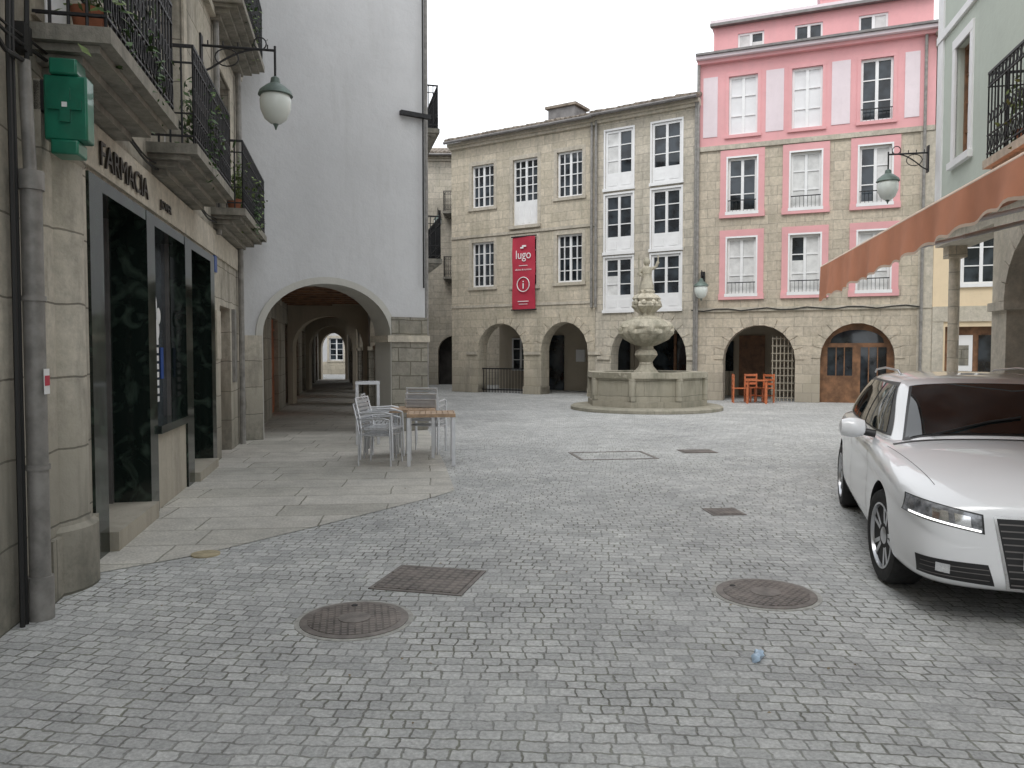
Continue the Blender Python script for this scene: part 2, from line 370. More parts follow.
def door(s0,s1,z1,y=.25,m='brown'):
    b.box(s0,s1,y,y+.06,0,z1,m); n=2; w=(s1-s0)/n
    for k in range(n):
        for za,zb in ((.15,.85),(1.0,z1-.45)): b.box(s0+k*w+.12,s0+(k+1)*w-.12,y-.025,y,za,zb,m)
    b.box(s0,s1,y-.03,y,z1-.3,z1-.24,m)
door(11.95,12.95,2.3); door(1.2,3.2,2.6)
for k in range(8): door(15.6+k*3.9,17.3+k*3.9,2.45,.12,'brown' if k%2==0 else 'redwood')
b.box(11.5,11.85,-.03,0,1.5,2.2,'vous'); b.box(11.42,11.6,-.03,0,2.75,2.98,'blue')
b.box(13.1,13.3,-.05,0,1.1,2.3,'pipe')
b.tube((13.75,-.07,0),(13.75,-.07,9),.05,'pipe',10); b.tube((11.6,-.06,3.3),(11.6,-.06,9),.045,'pipe',10)
for zz,r in ((4.15,.012),(4.2,.016),(3.42,.012),(3.46,.009)):
    pts=[]
    for i in range(60):
        s=3+i*.19; pts.append((s,-.06,zz+.03*math.sin(s*4+zz*9)))
    b.path(pts,r,'cable',6)
for dx in (-.16,-.11,.10): b.path([(4.72+dx,-.05,0 if dx<0 else 2.7),(4.73+dx,-.05,2.6),(4.7+dx,-.06,3.4),(4.78+dx,-.05,4.2),(4.75+dx,-.05,7)],.014,'cable',6)
b.path([(4.72,-.08,3.3),(4.4,-.1,3.25),(4.1,-.08,3.38),(3.6,-.06,3.3)],.014,'cable',6); b.box(4.74,4.86,-.07,0,3.38,3.54,'cable')
b.build('facade',A)
bl=MB()
balcony(bl,5.0,6.95,3.64,.47,plants=5); balcony(bl,7.8,10.2,3.64,.47,plants=4); balcony(bl,11.3,14.1,3.64,.47,plants=7)
balcony(bl,7.8,10.2,6.6,.47,plants=3); balcony(bl,11.3,14.1,6.6,.47,plants=4); balcony(bl,1.6,3.6,3.64,.47,plants=2)
bl.build('balconies',A)
rf=MB(); rf.box(-6.2,48,-.5,8,H,H+.15,'tile'); rf.build('roof',A)
textobj('shop_lettering','FARMACIA',.27,A,(6.2,-.045,3.05),'letter',sx=1.12)
textobj('shop_lettering_small','JOVER',.12,A,(8.15,-.045,3.07),'letter',sx=1.4)
dp=empty('drain_pipe',(-1.985,0,0),thA); q=MB()
q.tube((4.7,-.1,.25),(4.7,-.1,2.55),.058,'pipe',16); q.tube((4.7,-.1,0),(4.7,-.1,.26),.072,'pipe',16); q.tube((4.7,-.1,2.55),(4.7,-.1,2.66),.072,'pipe',16); q.tube((4.7,-.1,2.6),(4.7,-.08,3.3),.035,'pipe',12)
for z in (.9,1.9): q.tube((4.7,-.1,z),(4.7,-.1,z+.03),.068,'pipe',16)
q.box(4.66,4.74,-.162,-.158,1.35,1.5,'signw'); q.box(4.665,4.735,-.165,-.1625,1.40,1.46,'red')
q.build('pipe',dp)
gb=empty('pharmacy_sign',(-1.985,0,0),thA); q=MB()
q.box(4.98,5.12,-.33,-.08,2.92,3.32,'greenbox'); q.box(4.96,5.14,-.28,-.12,2.83,2.92,'greenbox'); q.box(4.96,5.14,-.28,-.12,3.32,3.42,'greenbox')
q.box(5.02,5.10,-.08,.0,3.1,3.3,'iron')
q.build('cabinet',gb,bevel=.012)
q=MB()
q.box(4.965,4.978,-.235,-.175,3.03,3.24,'greenbox'); q.box(4.964,4.978,-.30,-.11,3.105,3.165,'greenbox'); q.box(4.96,4.963,-.22,-.19,3.12,3.15,'signw'); q.build('cross',gb)

# ------------------------------------------------------------------ wall lanterns
def lantern(loc,rz,arm=.95,drop=.28,sc=1):
    e=empty('street_lamp',loc,rz); e.scale=(sc,sc,sc); arm/=sc; q=MB()
    q.box(-.06,.06,-.02,.0,-.35,.12,'iron')
    q.tube((0,0,0),(0,-arm,0.0),.016,'iron',8)
    q.path([(0,-.02,-.3)]+[(0,-.05-arm*.75*t,-.3+.3*math.sin(t*math.pi/2)) for t in [i/10 for i in range(1,11)]],.012,'iron',6)
    q.path([(0,-arm*.35+.13*math.cos(t),-.12+.1*math.sin(t)) for t in [i*math.pi/8 for i in range(17)]],.008,'iron',5)
    q.path([(0,-arm*.8+.07*math.cos(t),.07+.07*math.sin(t)) for t in [i*math.pi/6 for i in range(13)]],.008,'iron',5)
    for t in range(5): q.tube((0,-arm*(t+.5)/5,0),(0,-arm*(t+.5)/5,.06),.008,'iron',5)
    q.tube((0,-arm,.05),(0,-arm,-drop),.014,'iron',8)
    z=-drop
    q.lathe([(.02,0.02),(.05,0),(.06,-.06),(.11,-.09),(.18,-.15),(.20,-.20),(.17,-.205)],(0,-arm,z),'lampgreen',20)
    q.lathe([(.165,-.206),(.18,-.25),(.175,-.36),(.13,-.47),(.07,-.52),(.02,-.535)],(0,-arm,z),'lampglass',20)
    q.lathe([(.035,-.53),(.02,-.56),(.005,-.6)],(0,-arm,z),'lampgreen',10)
    q.build('lantern',e); return e
lantern((wx(10.5),10.5,5.66),thA,.95,.32,1.15)
lantern((7.42,14.05,5.15),math.atan2(-.9749,-.2228),.66)

# ------------------------------------------------------------------ white arcade building
thB=math.atan2(2,3.06); LB=3.656; thS=math.atan2(.9724,-.2334)
B=empty('white_arcade_building',(-4.84,14,0),thB)
b=MB(); HB=10.2
b.wall(rect(0,LB,-.4,HB),[arch(.36,2.88,1.92,.98)],0,.75,'white','trimw')
b.wall(arch(.24,3.0,1.92,1.10,24,0),[arch(.365,2.875,1.92,.975,24,.002)],-.03,.0,'trimw')
b.box(2.895,LB+.03,-.045,.78,-.2,2.3,'ashdark'); b.box(2.80,LB+.07,-.08,.8,1.80,1.93,'vous')
b.box(0,.35,-.035,.78,-.2,1.9,'ashA')
b.box(3.1,3.75,-.12,-.02,6.3,6.38,'iron'); b.tube((3.6,-.06,2.9),(3.6,-.06,9.9),.018,'cable',8)
b.build('front_wall',B)
bs=empty('side',(0,0,0)); bs.parent=B
inv=Matrix.Translation((-4.84,14,0))@Matrix.Rotation(thB,4,'Z')
bs.matrix_local=inv.inverted()@(Matrix.Translation((-1.78,16,0))@Matrix.Rotation(thS,4,'Z'))
NP=8; LS=30.2
b=MB(); hs=[arch(1.1+k*3.6,3.8+k*3.6,1.75,1.1) for k in range(NP)]
for k in range(NP): hs+= [rect(2+k*3.6,3+k*3.6,3.7,5.9),rect(2+k*3.6,3+k*3.6,6.6,8.7)]
b.wall(rect(.0,LS,-.4,HB),hs,0.02,.7,'white','vous')
for k in range(NP):
    if k<3: win(b,2.5+k*3.6,1,3.7,5.9,2,4,.2); win(b,2.5+k*3.6,1,6.6,8.7,2,4,.2)
    else: b.box(2+k*3.6,3+k*3.6,.3,.35,3.7,5.9,'wpaint'); b.box(2+k*3.6,3+k*3.6,.3,.35,6.6,8.7,'wpaint')
    if k: b.box(.2+k*3.6,1.08+k*3.6,-.03,.74,-.2,1.65,'ashdark'); b.box(.12+k*3.6,1.16+k*3.6,-.07,.78,1.65,1.76,'vous')
    b.ring(1.1+k*3.6,3.8+k*3.6,1.75,1.1,.2,-.01,.3,'vous',13)
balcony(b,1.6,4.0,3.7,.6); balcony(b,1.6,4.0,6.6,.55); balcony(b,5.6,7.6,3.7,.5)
b.box(-.3,LS,-.36,.8,HB,HB+.12,'tile'); b.box(-.1,LS,-.2,.0,HB-.2,HB-.003,'vous')
for k in range(34): b.box(1.0+k*.85,1.16+k*.85,.72,3.3,3.02,3.2,'brown')
b.tube((.25,-.06,0),(.25,-.06,9.9),.045,'pipe',10)
b.build('plaza_wall',bs)
b=MB()
ex=-1.78-.2334/.9724*29.4
P=[(-4.75,14.25),(-1.9,16.2),(ex-.2,45.4),(wx(45.4)-.02,45.4)]
def polyprism(mb,P,z0,z1,mat):
    n=len(P); mb.raw([(x,y,z0) for x,y in P]+[(x,y,z1) for x,y in P],[tuple(range(n-1,-1,-1)),tuple(range(n,2*n))]+[(i,(i+1)%n,n+(i+1)%n,n+i) for i in range(n)],mat)
polyprism(b,P,3.2,3.35,'ceil'); polyprism(b,P,HB-.15,HB-.01,'tile')
o=b.build('floors',None); o.parent=B; o.matrix_parent_inverse=inv.inverted()
b=MB()
for Y in (24.0,33.0,45.3):
    xl=wx(Y)-.02; xr=-1.78-.24*(Y-16)-.72
    w=xr-xl; sub=MB(); sub.wall(rect(0,w,-.3,3.25 if Y<45 else HB),[arch(.16,w-.16,1.75,.95,16,-.1)],0,.4,'innerw','vous')
    b.raw([(xl+x,Y+y,z) for x,y,z in sub.v],sub.f,'innerw')
o=b.build('passage_arches',None); o.parent=B; o.matrix_parent_inverse=inv.inverted()

# ------------------------------------------------------------------ stone buildings C and D
thC=math.atan2(-5.6,8.6)
def shell(b,L,H,depth,gh=3.05,back='innerw'):
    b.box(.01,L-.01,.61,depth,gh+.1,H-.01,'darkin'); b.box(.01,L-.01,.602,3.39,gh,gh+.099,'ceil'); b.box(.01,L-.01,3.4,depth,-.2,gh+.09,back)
C=empty('stone_building',(-2.43,31.6,0),thC); L=6.46; H=9.86
b=MB(); wh=[]
cw=[(1.535,1.05,7.25,8.90),(5.40,1.05,7.25,8.90),(1.535,1.05,4.15,5.9),(5.40,1.05,4.15,5.9),(3.49,1.1,6.40,8.88),(3.49,1.0,4.1,5.9)]
for s,w,z0,z1 in cw: wh.append(rect(s-w/2,s+w/2,z0,z1))
ar=[arch(1.29,3.44,1.62,1.1),arch(4.2,6.18,1.62,1.08)]
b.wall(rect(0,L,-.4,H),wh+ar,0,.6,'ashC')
for a in ((1.29,3.44),(4.2,6.18)): b.ring(a[0],a[1],1.62,1.09,.3,-.02,.2,'ashC',11)
for x0,x1 in ((.75,1.27),(3.46,4.18),(6.2,6.7)): b.box(x0,x1,-.06,.62,1.5,1.62,'vous'); b.box(x0-.02,x1+.02,-.08,.64,-.2,.3,'ashC')
for s,w,z0,z1 in cw:
    win(b,s,w,z0,z1,4,4 if z1-z0<2 else 5,.1,panel=.85 if z0==6.40 else 0,fw=.07); surround(b,s,w,z0,z1,.14,'vous',.012,z0!=6.40)
b.box(2.8,4.2,-.12,.1,6.27,6.39,'vous')
b.box(0,L,-.035,.02,3.35,3.45,'vous'); b.box(0,L,-.05,.02,6.1,6.2,'vous')
shell(b,L,H,9); eave(b,L,H,.4)
for k in range(16): b.tube((1.35+k*.14,.3,0),(1.35+k*.14,.3,.95),.014,'iron',6)
b.box(1.3,3.44,.28,.32,.92,.97,'iron'); b.box(1.3,3.44,.28,.32,.1,.14,'iron')
b.box(4.5,5.3,3.3,3.39,0,2.2,'brown'); b.box(5.6,6.3,3.3,3.39,.8,2.2,'glass'); b.box(2.3,3.3,3.3,3.39,.0,2.3,'glass'); b.box(3.9,4.3,3.3,3.39,1.2,1.7,'signw')
win(b,1.2,.9,.8,2.2,2,3,3.3)
b.tube((6.35,-.1,3.2),(6.35,-.1,9.8),.05,'pipe',10)
b.box(3.2,4.4,2.2,3.2,10.5,11.3,'zinc'); b.box(3.1,4.5,2.1,3.3,11.3,11.4,'tile')
b.build('facade',C)
bn=empty('information_banner',(-2.43,31.6,0),thC); q=MB()
vs=[];fs=[]
for j in range(13):
    for i in range(7):
        vs.append((2.98+1.02*i/6,-.10-.02*math.sin(j*.9+i*.7),3.2+2.75*j/12))
for j in range(12):
    for i in range(6): a=j*7+i; fs.append((a,a+1,a+8,a+7))
q.raw(vs,fs,'red'); q.tube((2.93,-.1,5.96),(4.05,-.1,5.96),.025,'iron',8); q.tube((2.93,-.1,3.2),(4.05,-.1,3.2),.025,'iron',8)
q.tube((3.0,-.1,5.96),(3.0,0,5.96),.015,'iron',6); q.tube((3.98,-.1,5.96),(3.98,0,5.96),.015,'iron',6)
q.path([(3.49+.27*math.cos(t),-.135,4.15+.27*math.sin(t)) for t in [i*math.pi/12 for i in range(25)]],.018,'signw',6)
q.box(3.25,3.73,-.14,-.13,3.5,3.53,'signw'); q.box(3.3,3.68,-.14,-.13,3.4,3.42,'signw'); q.box(3.3,3.68,-.14,-.13,4.85,4.87,'signw')
q.box(3.36,3.5,-.14,-.13,5.5,5.56,'signw'); q.box(3.44,3.62,-.14,-.13,5.56,5.62,'signw')
q.build('banner_cloth',bn)
textobj('banner_title','lugo',.46,bn,(3.49,-.135,5.12),'signw',.003,align='CENTER',sx=.9)
textobj('banner_letter','i',.46,bn,(3.49,-.135,3.99),'signw',.004,align='CENTER',sx=1.2)
textobj('banner_small','oficina de turismo',.1,bn,(3.49,-.135,4.68),'signw',.002,align='CENTER')

dx,dy=.838,-.5457
D=empty('stone_gallery_building',(-2.43+dx*6.47,31.6+dy*6.47,0),thC); L=3.79; H=9.9
b=MB(); wh=[];dwn=[]
for s in (.90,2.66):
    for z0,z1 in ((7.35,9.36),(5.12,7.12),(3.08,4.92)): dwn.append((s,z0,z1)); wh.append(rect(s-.53,s+.53,z0,z1))
b.wall(rect(0,L,-.4,H),wh+[arch(.62,3.42,1.45,1.33)],0,.6,'ashD')
b.ring(.62,3.42,1.45,1.33,.3,-.02,.2,'ashD',13)
for s,z0,z1 in dwn: win(b,s,1.06,z0,z1,2,3,.03,panel=.45,curtain=.45,fw=.08); surround(b,s,1.06,z0,z1,.06,'wpaint',.02,True)
b.box(.1,.6,-.06,.62,1.33,1.45,'vous'); b.box(3.44,3.79,-.06,.62,1.33,1.45,'vous')
shell(b,L,H,9); eave(b,L,H,.4)
b.box(.8,2.9,3.3,3.39,0,2.3,'glass'); b.box(1.7,1.8,3.25,3.3,0,2.3,'brown')
b.tube((.05,-.1,3.2),(.05,-.1,9.8),.05,'pipe',10); b.tube((3.72,-.1,.2),(3.72,-.1,9.8),.05,'pipe',10)
b.build('facade',D)

# ------------------------------------------------------------------ pink house E
thE=math.atan2(-2.6,6.37)
E=empty('pink_house',(6.17,26,0),thE); L=6.88; H=11.12
b=MB(); wh=[];ew=[]
for ci,s in enumerate((1.38,3.31,5.29)):
    for ri,(z0,z1) in enumerate(((8.62,10.5),(6.15,7.88),(3.5,5.3))): ew.append((s,z0,z1,ci,ri)); wh.append(rect(s-.45,s+.45,z0,z1))
b.wall(rect(0,L,-.4,8.25),[h for h in wh if h[0][1]<8]+[arch(.84,3.07,1.35,1.12),arch(3.81,5.93,1.4,1.1)],0,.6,'ashE')
b.wall(rect(0,L,8.25,H),[h for h in wh if h[0][1]>8],.0,.6,'pink')
b.ring(.84,3.07,1.35,1.12,.28,-.02,.2,'ashE',11); b.ring(3.81,5.93,1.4,1.1,.28,-.02,.2,'ashE',11)
for s,z0,z1,ci,ri in ew:
    if ri==0:
        win(b,s,.9,z0,z1,2,3,.08,fill='blind' if ci<2 else 'glass',curtain=.3,fw=.07)
        surround(b,s,.9,z0,z1,.10,'pink',.02)
    else:
        win(b,s,.9,z0,z1,2,3,.08,curtain=.75,fw=.07); surround(b,s,.9,z0,z1,.24,'pink',.03)
        surround(b,s,.9,z0,z1,.05,'wpaint',.035,True)
    if ci==2 or ri>0:
        for k in range(8): b.tube((s-.4+.8*k/7,-.06,z0),(s-.4+.8*k/7,-.06,z0+.35),.006,'iron',5)
        b.box(s-.44,s+.44,-.07,-.05,z0+.34,z0+.37,'iron')
for x0,x1 in ((.12,.58),(2.08,2.62),(4.02,4.55),(6.05,6.45)): b.box(x0,x1,-.02,.01,8.62,10.55,'palepink')
b.box(0,L,-.06,.02,8.17,8.32,'vous')
b.box(6.5,6.9,-.03,.01,-.2,8.16,'vous')
b.box(-.05,L+.05,-.18,.3,H-.16,H-.05,'pink'); b.box(-.08,L+.08,-.34,.3,H-.047,H+.05,'palepink'); b.box(-.08,L+.08,-.42,.3,H+.053,H+.12,'zinc')
b.box(0,L,-.06,.02,2.92,3.05,'vous')
ah=[rect(s-.42,s+.42,11.6,12.22) for s in (1.5,3.3,5.2)]
b.wall(rect(.3,L,H,12.6),ah,1.0,1.3,'pink')
for s in (1.5,3.3,5.2): win(b,s,.84,11.6,12.22,2,1,1.05,curtain=.6)
b.box(.2,L+.05,.8,6,12.6,12.7,'palepink'); b.box(.3,L,1.31,8,H,12.59,'darkin'); b.box(.3,.4,.99,8,H,12.595,'pink')
b.box(.2,L,.75,.95,12.5,12.59,'zinc')
b.box(3.6,6.6,2.4,5,12.7,13.6,'pink'); b.box(4.5,5.2,2.35,2.39,12.85,13.4,'glass'); b.box(3.5,6.7,2.25,5.1,13.6,13.7,'palepink')
shell(b,L,H,9)
for k in range(6): b.box(2.35+k*.12,2.38+k*.12,.32,.36,0,2.1,'ceil')
for k in range(9): b.box(2.33,3.03,.31,.315,.1+k*.24,.13+k*.24,'ceil')
b.box(1.0,1.9,3.3,3.39,0,2.2,'brown'); b.box(.3,.8,3.3,3.39,.9,2.0,'glass')
b.wall(arch(3.81,5.93,1.4,1.1,18,0),[rect(4.02,4.75,.85,1.75),rect(4.98,5.72,.3,1.75),arch(4.1,5.64,1.9,.4,12,1.88)],.32,.4,'brown')
b.box(3.9,5.85,.42,.43,.05,2.4,'glass')
for x in (4.26,4.5,5.2,5.45): b.box(x,x+.03,.33,.4,.3,1.75,'brown')
b.path([(-.2+i*.4,-.08,2.98-.04*math.sin(i*1.9)) for i in range(18)],.018,'cable',6)
b.tube((-.02,-.1,.1),(-.02,-.1,11.0),.05,'pipe',10)
b.tube((6.6,-.1,.1),(6.6,-.1,11.0),.045,'pipe',10)
b.build('facade',E)
lantern((6.3,25.86,4.1),thE,.35,.1,1.2)

# ------------------------------------------------------------------ ochre house F
F=empty('ochre_house',(12.56,23.38,0),thE); L=8
b=MB(); fw_=[(1.25,3.6,5.2),(3.6,3.6,5.2),(1.25,6.4,8.0),(3.6,6.4,8)]
b.wall(rect(0,L,-.4,10.8),[rect(s-.5,s+.5,a,c) for s,a,c in fw_]+[rect(.35,2.0,-.1,2.35),rect(2.5,6,-.1,2.35)],0,.4,'yellow')
for s,a,c in fw_: win(b,s,1,a,c,2,3,.06,curtain=.6); surround(b,s,1,a,c,.12,'wpaint',.03)
b.box(0,L,-.05,.01,2.5,2.95,'vous'); b.box(0,.3,-.04,.01,-.2,2.49,'vous')
b.box(.35,2.0,.25,.3,0,2.35,'brown'); b.box(.5,1.1,.2,.24,.6,2.1,'signw'); b.box(1.25,1.85,.2,.24,.2,2.1,'glass'); b.box(2.5,6,.25,.3,0,2.35,'glass')
b.box(.6,1.0,.19,.199,1.2,1.8,'ashdark')
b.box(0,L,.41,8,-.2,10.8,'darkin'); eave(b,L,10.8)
b.build('facade',F)

# ------------------------------------------------------------------ green house G (right)
thG=math.atan2(-.9749,-.2228)
G=empty('green_arcade_house',(7.55,14,0),thG); L=17
b=MB(); arcs=[(3.3+k*3.2,5.97+k*3.2) for k in range(4)]
gh=[rect(.95,1.65,4.75,6.6),rect(5.1,6.2,4.0,6.5),rect(8.6,9.7,4.0,6.5),rect(12,13,4.2,6.5),rect(.95,1.65,7.9,9.8),rect(5.1,6.2,7.9,9.8)]
b.wall(rect(0,L,3.72,11.5),gh,0,.4,'green')
b.wall(rect(2.77,L,-.4,3.45),[arch(a,c,2.3,1.0) for a,c in arcs],.0,.55,'vous')
b.box(0,L,0,.55,3.451,3.72,'vous'); b.tube((.14,.28,0),(.14,.28,3.45),.09,'ashE',14); b.box(.0,.30,.13,.43,3.25,3.45,'ashE'); b.box(.0,.28,.14,.42,0,.25,'ashE')
for a,c in arcs: b.ring(a,c,2.3,1.0,.2,-.03,.2,'vous',13)
for x0,x1 in [(2.77,3.3)]+[(5.97+k*3.2,6.5+k*3.2) for k in range(3)]:
    b.box(x0-.04,x1+.04,-.05,.6,2.18,2.3,'vous'); b.box(x0-.04,x1+.04,-.05,.6,-.2,.4,'vous')
b.box(0,L,-.09,.01,3.66,3.8,'wpaint'); b.box(0,L,-.05,.01,7.0,7.12,'wpaint'); b.box(0,.3,-.03,.01,3.81,11.5,'wpaint')
for h in gh:
    s=(h[0][0]+h[1][0])/2; w=h[1][0]-h[0][0]; win(b,s,w,h[0][1],h[2][1],2,4,.12,curtain=.4,fr='brown' if w<.9 else 'wpaint'); surround(b,s,w,h[0][1],h[2][1],.14,'wpaint',.03)
b.box(.01,L,.56,9,3.75,11.49,'green'); b.box(2.9,L,3.2,9,-.2,3.74,'yellow')
b.box(3.2,L,3.1,3.19,0,2.6,'glass')
b.box(-.3,L,-.5,9,11.5,11.65,'tile')
balcony(b,4.55,7.6,3.95,.75,1.05,'vous',plants=1)
b.build('facade',G)

# awning
aw=empty('awning',(0,0,0)); q=MB()
def fe(t): return Vector((4.12+(2.76-4.12)*t,10.4+(3.6-10.4)*t,2.72))
def we(t):
    Y=10.4+(3.6-10.4)*t-.4; return Vector((7.55-.2285*(14-Y)-.06,Y,3.60))
nt_=36; ns=8; vs=[];fs=[]
for i in range(nt_+1):
    t=i/nt_
    for j in range(ns+1):
        s=j/ns; p=fe(t).lerp(we(t),s); p.z-=.10*math.sin(math.pi*s)+.015*math.sin(i*1.3)*math.sin(math.pi*s); vs.append(p)
for i in range(nt_):
    for j in range(ns): a=i*(ns+1)+j; fs.append((a,a+1,a+ns+2,a+ns+1))
q.raw(vs,fs,'canvas')
vs=[];fs=[];n2=120
for i in range(n2+1):
    t=i/n2; p=fe(t); sc=.46-.24*t+.012*math.sin(i*.9)+.01*math.sin(i*.31); w=.022*math.sin(i*.35)+.01*math.sin(i*.9+1)
    vs+= [p+Vector((-.03,0,.0)),p+Vector((-.04+w*.5,0,-sc*.5)),p+Vector((-.05+w,0,-sc+.022)),p+Vector((-.05+w,0,-sc))]
for i in range(n2):
    a=i*4; fs.append((a,a+1,a+5,a+4)); fs.append((a+1,a+2,a+6,a+5))
q.raw(vs,fs,'canvas'); q.raw(vs,[(i*4+2,i*4+3,i*4+7,i*4+6) for i in range(n2)],'canvas2')
q.tube(fe(0),fe(1),.03,'canvas2',8); q.tube(we(0)+Vector((0,0,.03)),we(1)+Vector((0,0,.03)),.07,'wpaint',10)
for t in (.04,.35,.7,.97):
    a=fe(t)+Vector((.03,0,-.03)); c=we(t)+Vector((0,0,-.35)); m=a.lerp(c,.5)+Vector((0,-.7,-.02)); q.tube(a,m,.022,'wpaint',8); q.tube(m,c,.028,'wpaint',8)
q.build('canopy',aw,ang=60)

# ------------------------------------------------------------------ background buildings
Hh=empty('old_stone_house',(-6.2,38,0),0); b=MB()
hw=[(1.2,5.2,7.2),(3.9,5.2,7.2),(1.2,8.3,9.8),(3.9,8.3,9.8)]
b.wall(rect(0,7,-.4,11),[rect(s-.5,s+.5,a,c) for s,a,c in hw]+[arch(2.6,4.2,1.6,.8)],0,.5,'ashD')
for s,a,c in hw: win(b,s,1,a,c,2,4,.1)
balcony(b,2.9,5.0,5.2,.6); balcony(b,2.9,5,8.3,.6)
b.box(0,7,.51,8,-.2,11,'darkin'); eave(b,7,11)
b.build('facade',Hh)
lantern((-3.5,37.9,8.3),0,.9)
I=empty('cream_house',(-22,56,0),0); b=MB()
iw=[(s,a,c) for s in (2,5,7.6,9.4,12) for a,c in ((1.0,2.6),(4,6),(7,9))]
b.wall(rect(0,14,-.4,10.5),[rect(s-.5,s+.5,a,c) for s,a,c in iw],0,.4,'white')
for s,a,c in iw: win(b,s,1,a,c,2,4,.1); surround(b,s,1,a,c,.15,'vous',.03)
b.box(0,14,-.03,.0,0,.9,'ashC')
b.box(0,14,.41,8,-.2,10.4,'darkin'); eave(b,14,10.5); b.build('facade',I)

# ------------------------------------------------------------------ fountain
FO=empty('stone_fountain',(3.78,22,0)); q=MB()
q.lathe([(2.12,-.05),(2.12,.08),(2.06,.12),(1.9,.125)],(0,0,0),'ashF',48)
def octp(r,rot=math.pi/8): return [(r*math.cos(rot+i*math.pi/4),r*math.sin(rot+i*math.pi/4)) for i in range(8)]
def octwall(ro,ri,z0,z1,mat):
    O=octp(ro);I_=octp(ri); vs=[(x,y,z0) for x,y in O]+[(x,y,z1) for x,y in O]+[(x,y,z0) for x,y in I_]+[(x,y,z1) for x,y in I_]
    fs=[]
    for i in range(8):
        k=(i+1)%8; fs+=[(i,k,8+k,8+i),(8+i,8+k,24+k,24+i),(16+k,16+i,24+i,24+k),(16+i,16+k,k,i)]
    q.raw(vs,fs,mat)
octwall(1.70,1.2,.12,.28,'ashF'); octwall(1.62,1.3,.281,.9,'ashF'); octwall(1.72,1.28,.901,1.05,'ashF')
for x,y in octp(1.62): q.lathe([(.1,.3),(.1,.9)],(x*.995,y*.995,0),'ashF',10)
q.raw([(x,y,.85) for x,y in octp(1.35)],[tuple(range(8))],'water')
q.lathe([(.42,.2),(.42,.95),(.36,1.0),(.30,1.08),(.2,1.2),(.17,1.32),(.24,1.42),(.31,1.52),(.28,1.62),(.2,1.70),(.19,1.76),(.27,1.8)],(0,0,0),'ashF',28,mod=lambda a,z:1+.05*math.cos(8*a))
q.lathe([(.25,1.78),(.42,1.85),(.60,1.96),(.72,2.10),(.74,2.18),(.70,2.24),(.73,2.30),(.70,2.36),(.6,2.45),(.45,2.52),(.34,2.58),(.24,2.62)],(0,0,0),'ashF',96,mod=lambda a,z:1+.055*math.cos(16*a)+.03*math.sin(7*a+z*20))
q.lathe([(.22,2.6),(.2,2.68),(.30,2.78),(.40,2.88),(.37,2.97),(.30,3.02),(.36,3.10),(.30,3.18),(.2,3.24),(.22,3.3),(.2,3.33)],(0,0,0),'ashF',72,mod=lambda a,z:1+.13*math.cos(8*a+z*6)+.05*math.sin(13*a))
for i in range(8):
    a=i*math.pi/4; q.lathe([(.02,-.1),(.09,-.06),(.11,0),(.08,.07),(.02,.1)],(.69*math.cos(a),.69*math.sin(a),2.22),'ashF',10)
    q.lathe([(.02,-.08),(.07,-.04),(.08,.02),(.02,.09)],(.34*math.cos(a+.4),.34*math.sin(a+.4),2.98),'ashF',8)
q.lathe([(.20,3.32),(.19,3.45),(.15,3.62),(.13,3.74),(.155,3.88),(.14,3.96),(.055,4.0),(.05,4.03),(.085,4.07),(.095,4.13),(.08,4.2),(.03,4.24)],(0,0,0),'ashF',20,mod=lambda a,z:1+.08*math.cos(6*a+z*9))
q.path([(-.13,0,3.92),(-.24,-.06,3.78),(-.16,-.16,3.74)],.045,'ashF',8); q.path([(.13,0,3.92),(.25,-.05,3.98),(.3,-.1,4.12)],.042,'ashF',8)
q.tube((-.24,-.12,3.34),(-.24,-.12,4.3),.018,'ashF',6)
q.tube((.3,-.1,4.1),(.3,-.1,4.3),.02,'ashF',6)
q.build('basin_and_column',FO,ang=40)

# ------------------------------------------------------------------ manholes, drains
def cast(name,sc):
    m,nt,N,L,b=nm(name); o=objco(nt); ck=N.new('ShaderNodeTexBrick'); L.new(o,ck.inputs['Vector'])
    ck.inputs['Scale'].default_value=1; ck.inputs['Brick Width'].default_value=sc; ck.inputs['Row Height'].default_value=sc; ck.offset=0; ck.inputs['Mortar Size'].default_value=sc*.18; ck.inputs['Mortar Smooth'].default_value=.3
    ck.inputs['Color1'].default_value=(.19,.165,.15,1); ck.inputs['Color2'].default_value=(.16,.14,.13,1); ck.inputs['Mortar'].default_value=(.085,.075,.068,1)
    c=mix(nt,ck.outputs['Color'],(.30,.26,.23),math_(nt,'MULTIPLY',ramp(nt,noise(nt,6,4,.7,o),.4,.7),.65))
    L.new(c,b.inputs['Base Color']); b.inputs['Metallic'].default_value=.25; b.inputs['Roughness'].default_value=.62
    bump(nt,b,math_(nt,'SUBTRACT',1.0,ck.outputs['Fac']),.7,.007); return m
M['cast']=cast('cast_iron_grid',.04); M['cast2']=cast('cast_iron_plate',.06)
M['rim']=simple('cast_iron_rim',(.19,.17,.155),.6,.25,.25,10,.3)
M['gravelrim']=simple('cement_rim',(.36,.355,.33),.9,0,.2,20,.4)
def manhole(x,y,r,rz):
    e=empty('manhole_cover',(x,y,0),rz); q=MB()
    q.lathe([(r+.03,-.01),(r+.03,.003),(r+.025,.004)],(0,0,0),'gravelrim',48)
    q.lathe([(r,-.01),(r,.008),(r-.008,.010)],(0,0,0),'rim',48)
    q.lathe([(r-.045,.0),(r-.045,.0125),(r-.05,.014)],(0,0,0),'cast',48)
    q.tube((-.0,r*.72,.014),(0,r*.72,.017),.02,'cable',10); q.lathe([(r*.3,.014),(r*.3,.0175),(r*.28,.018)],(0,0,0),'rim',32)
    q.build('lid',e)
manhole(-.94,4.6,.32,.2); manhole(1.68,5.1,.32,.9)
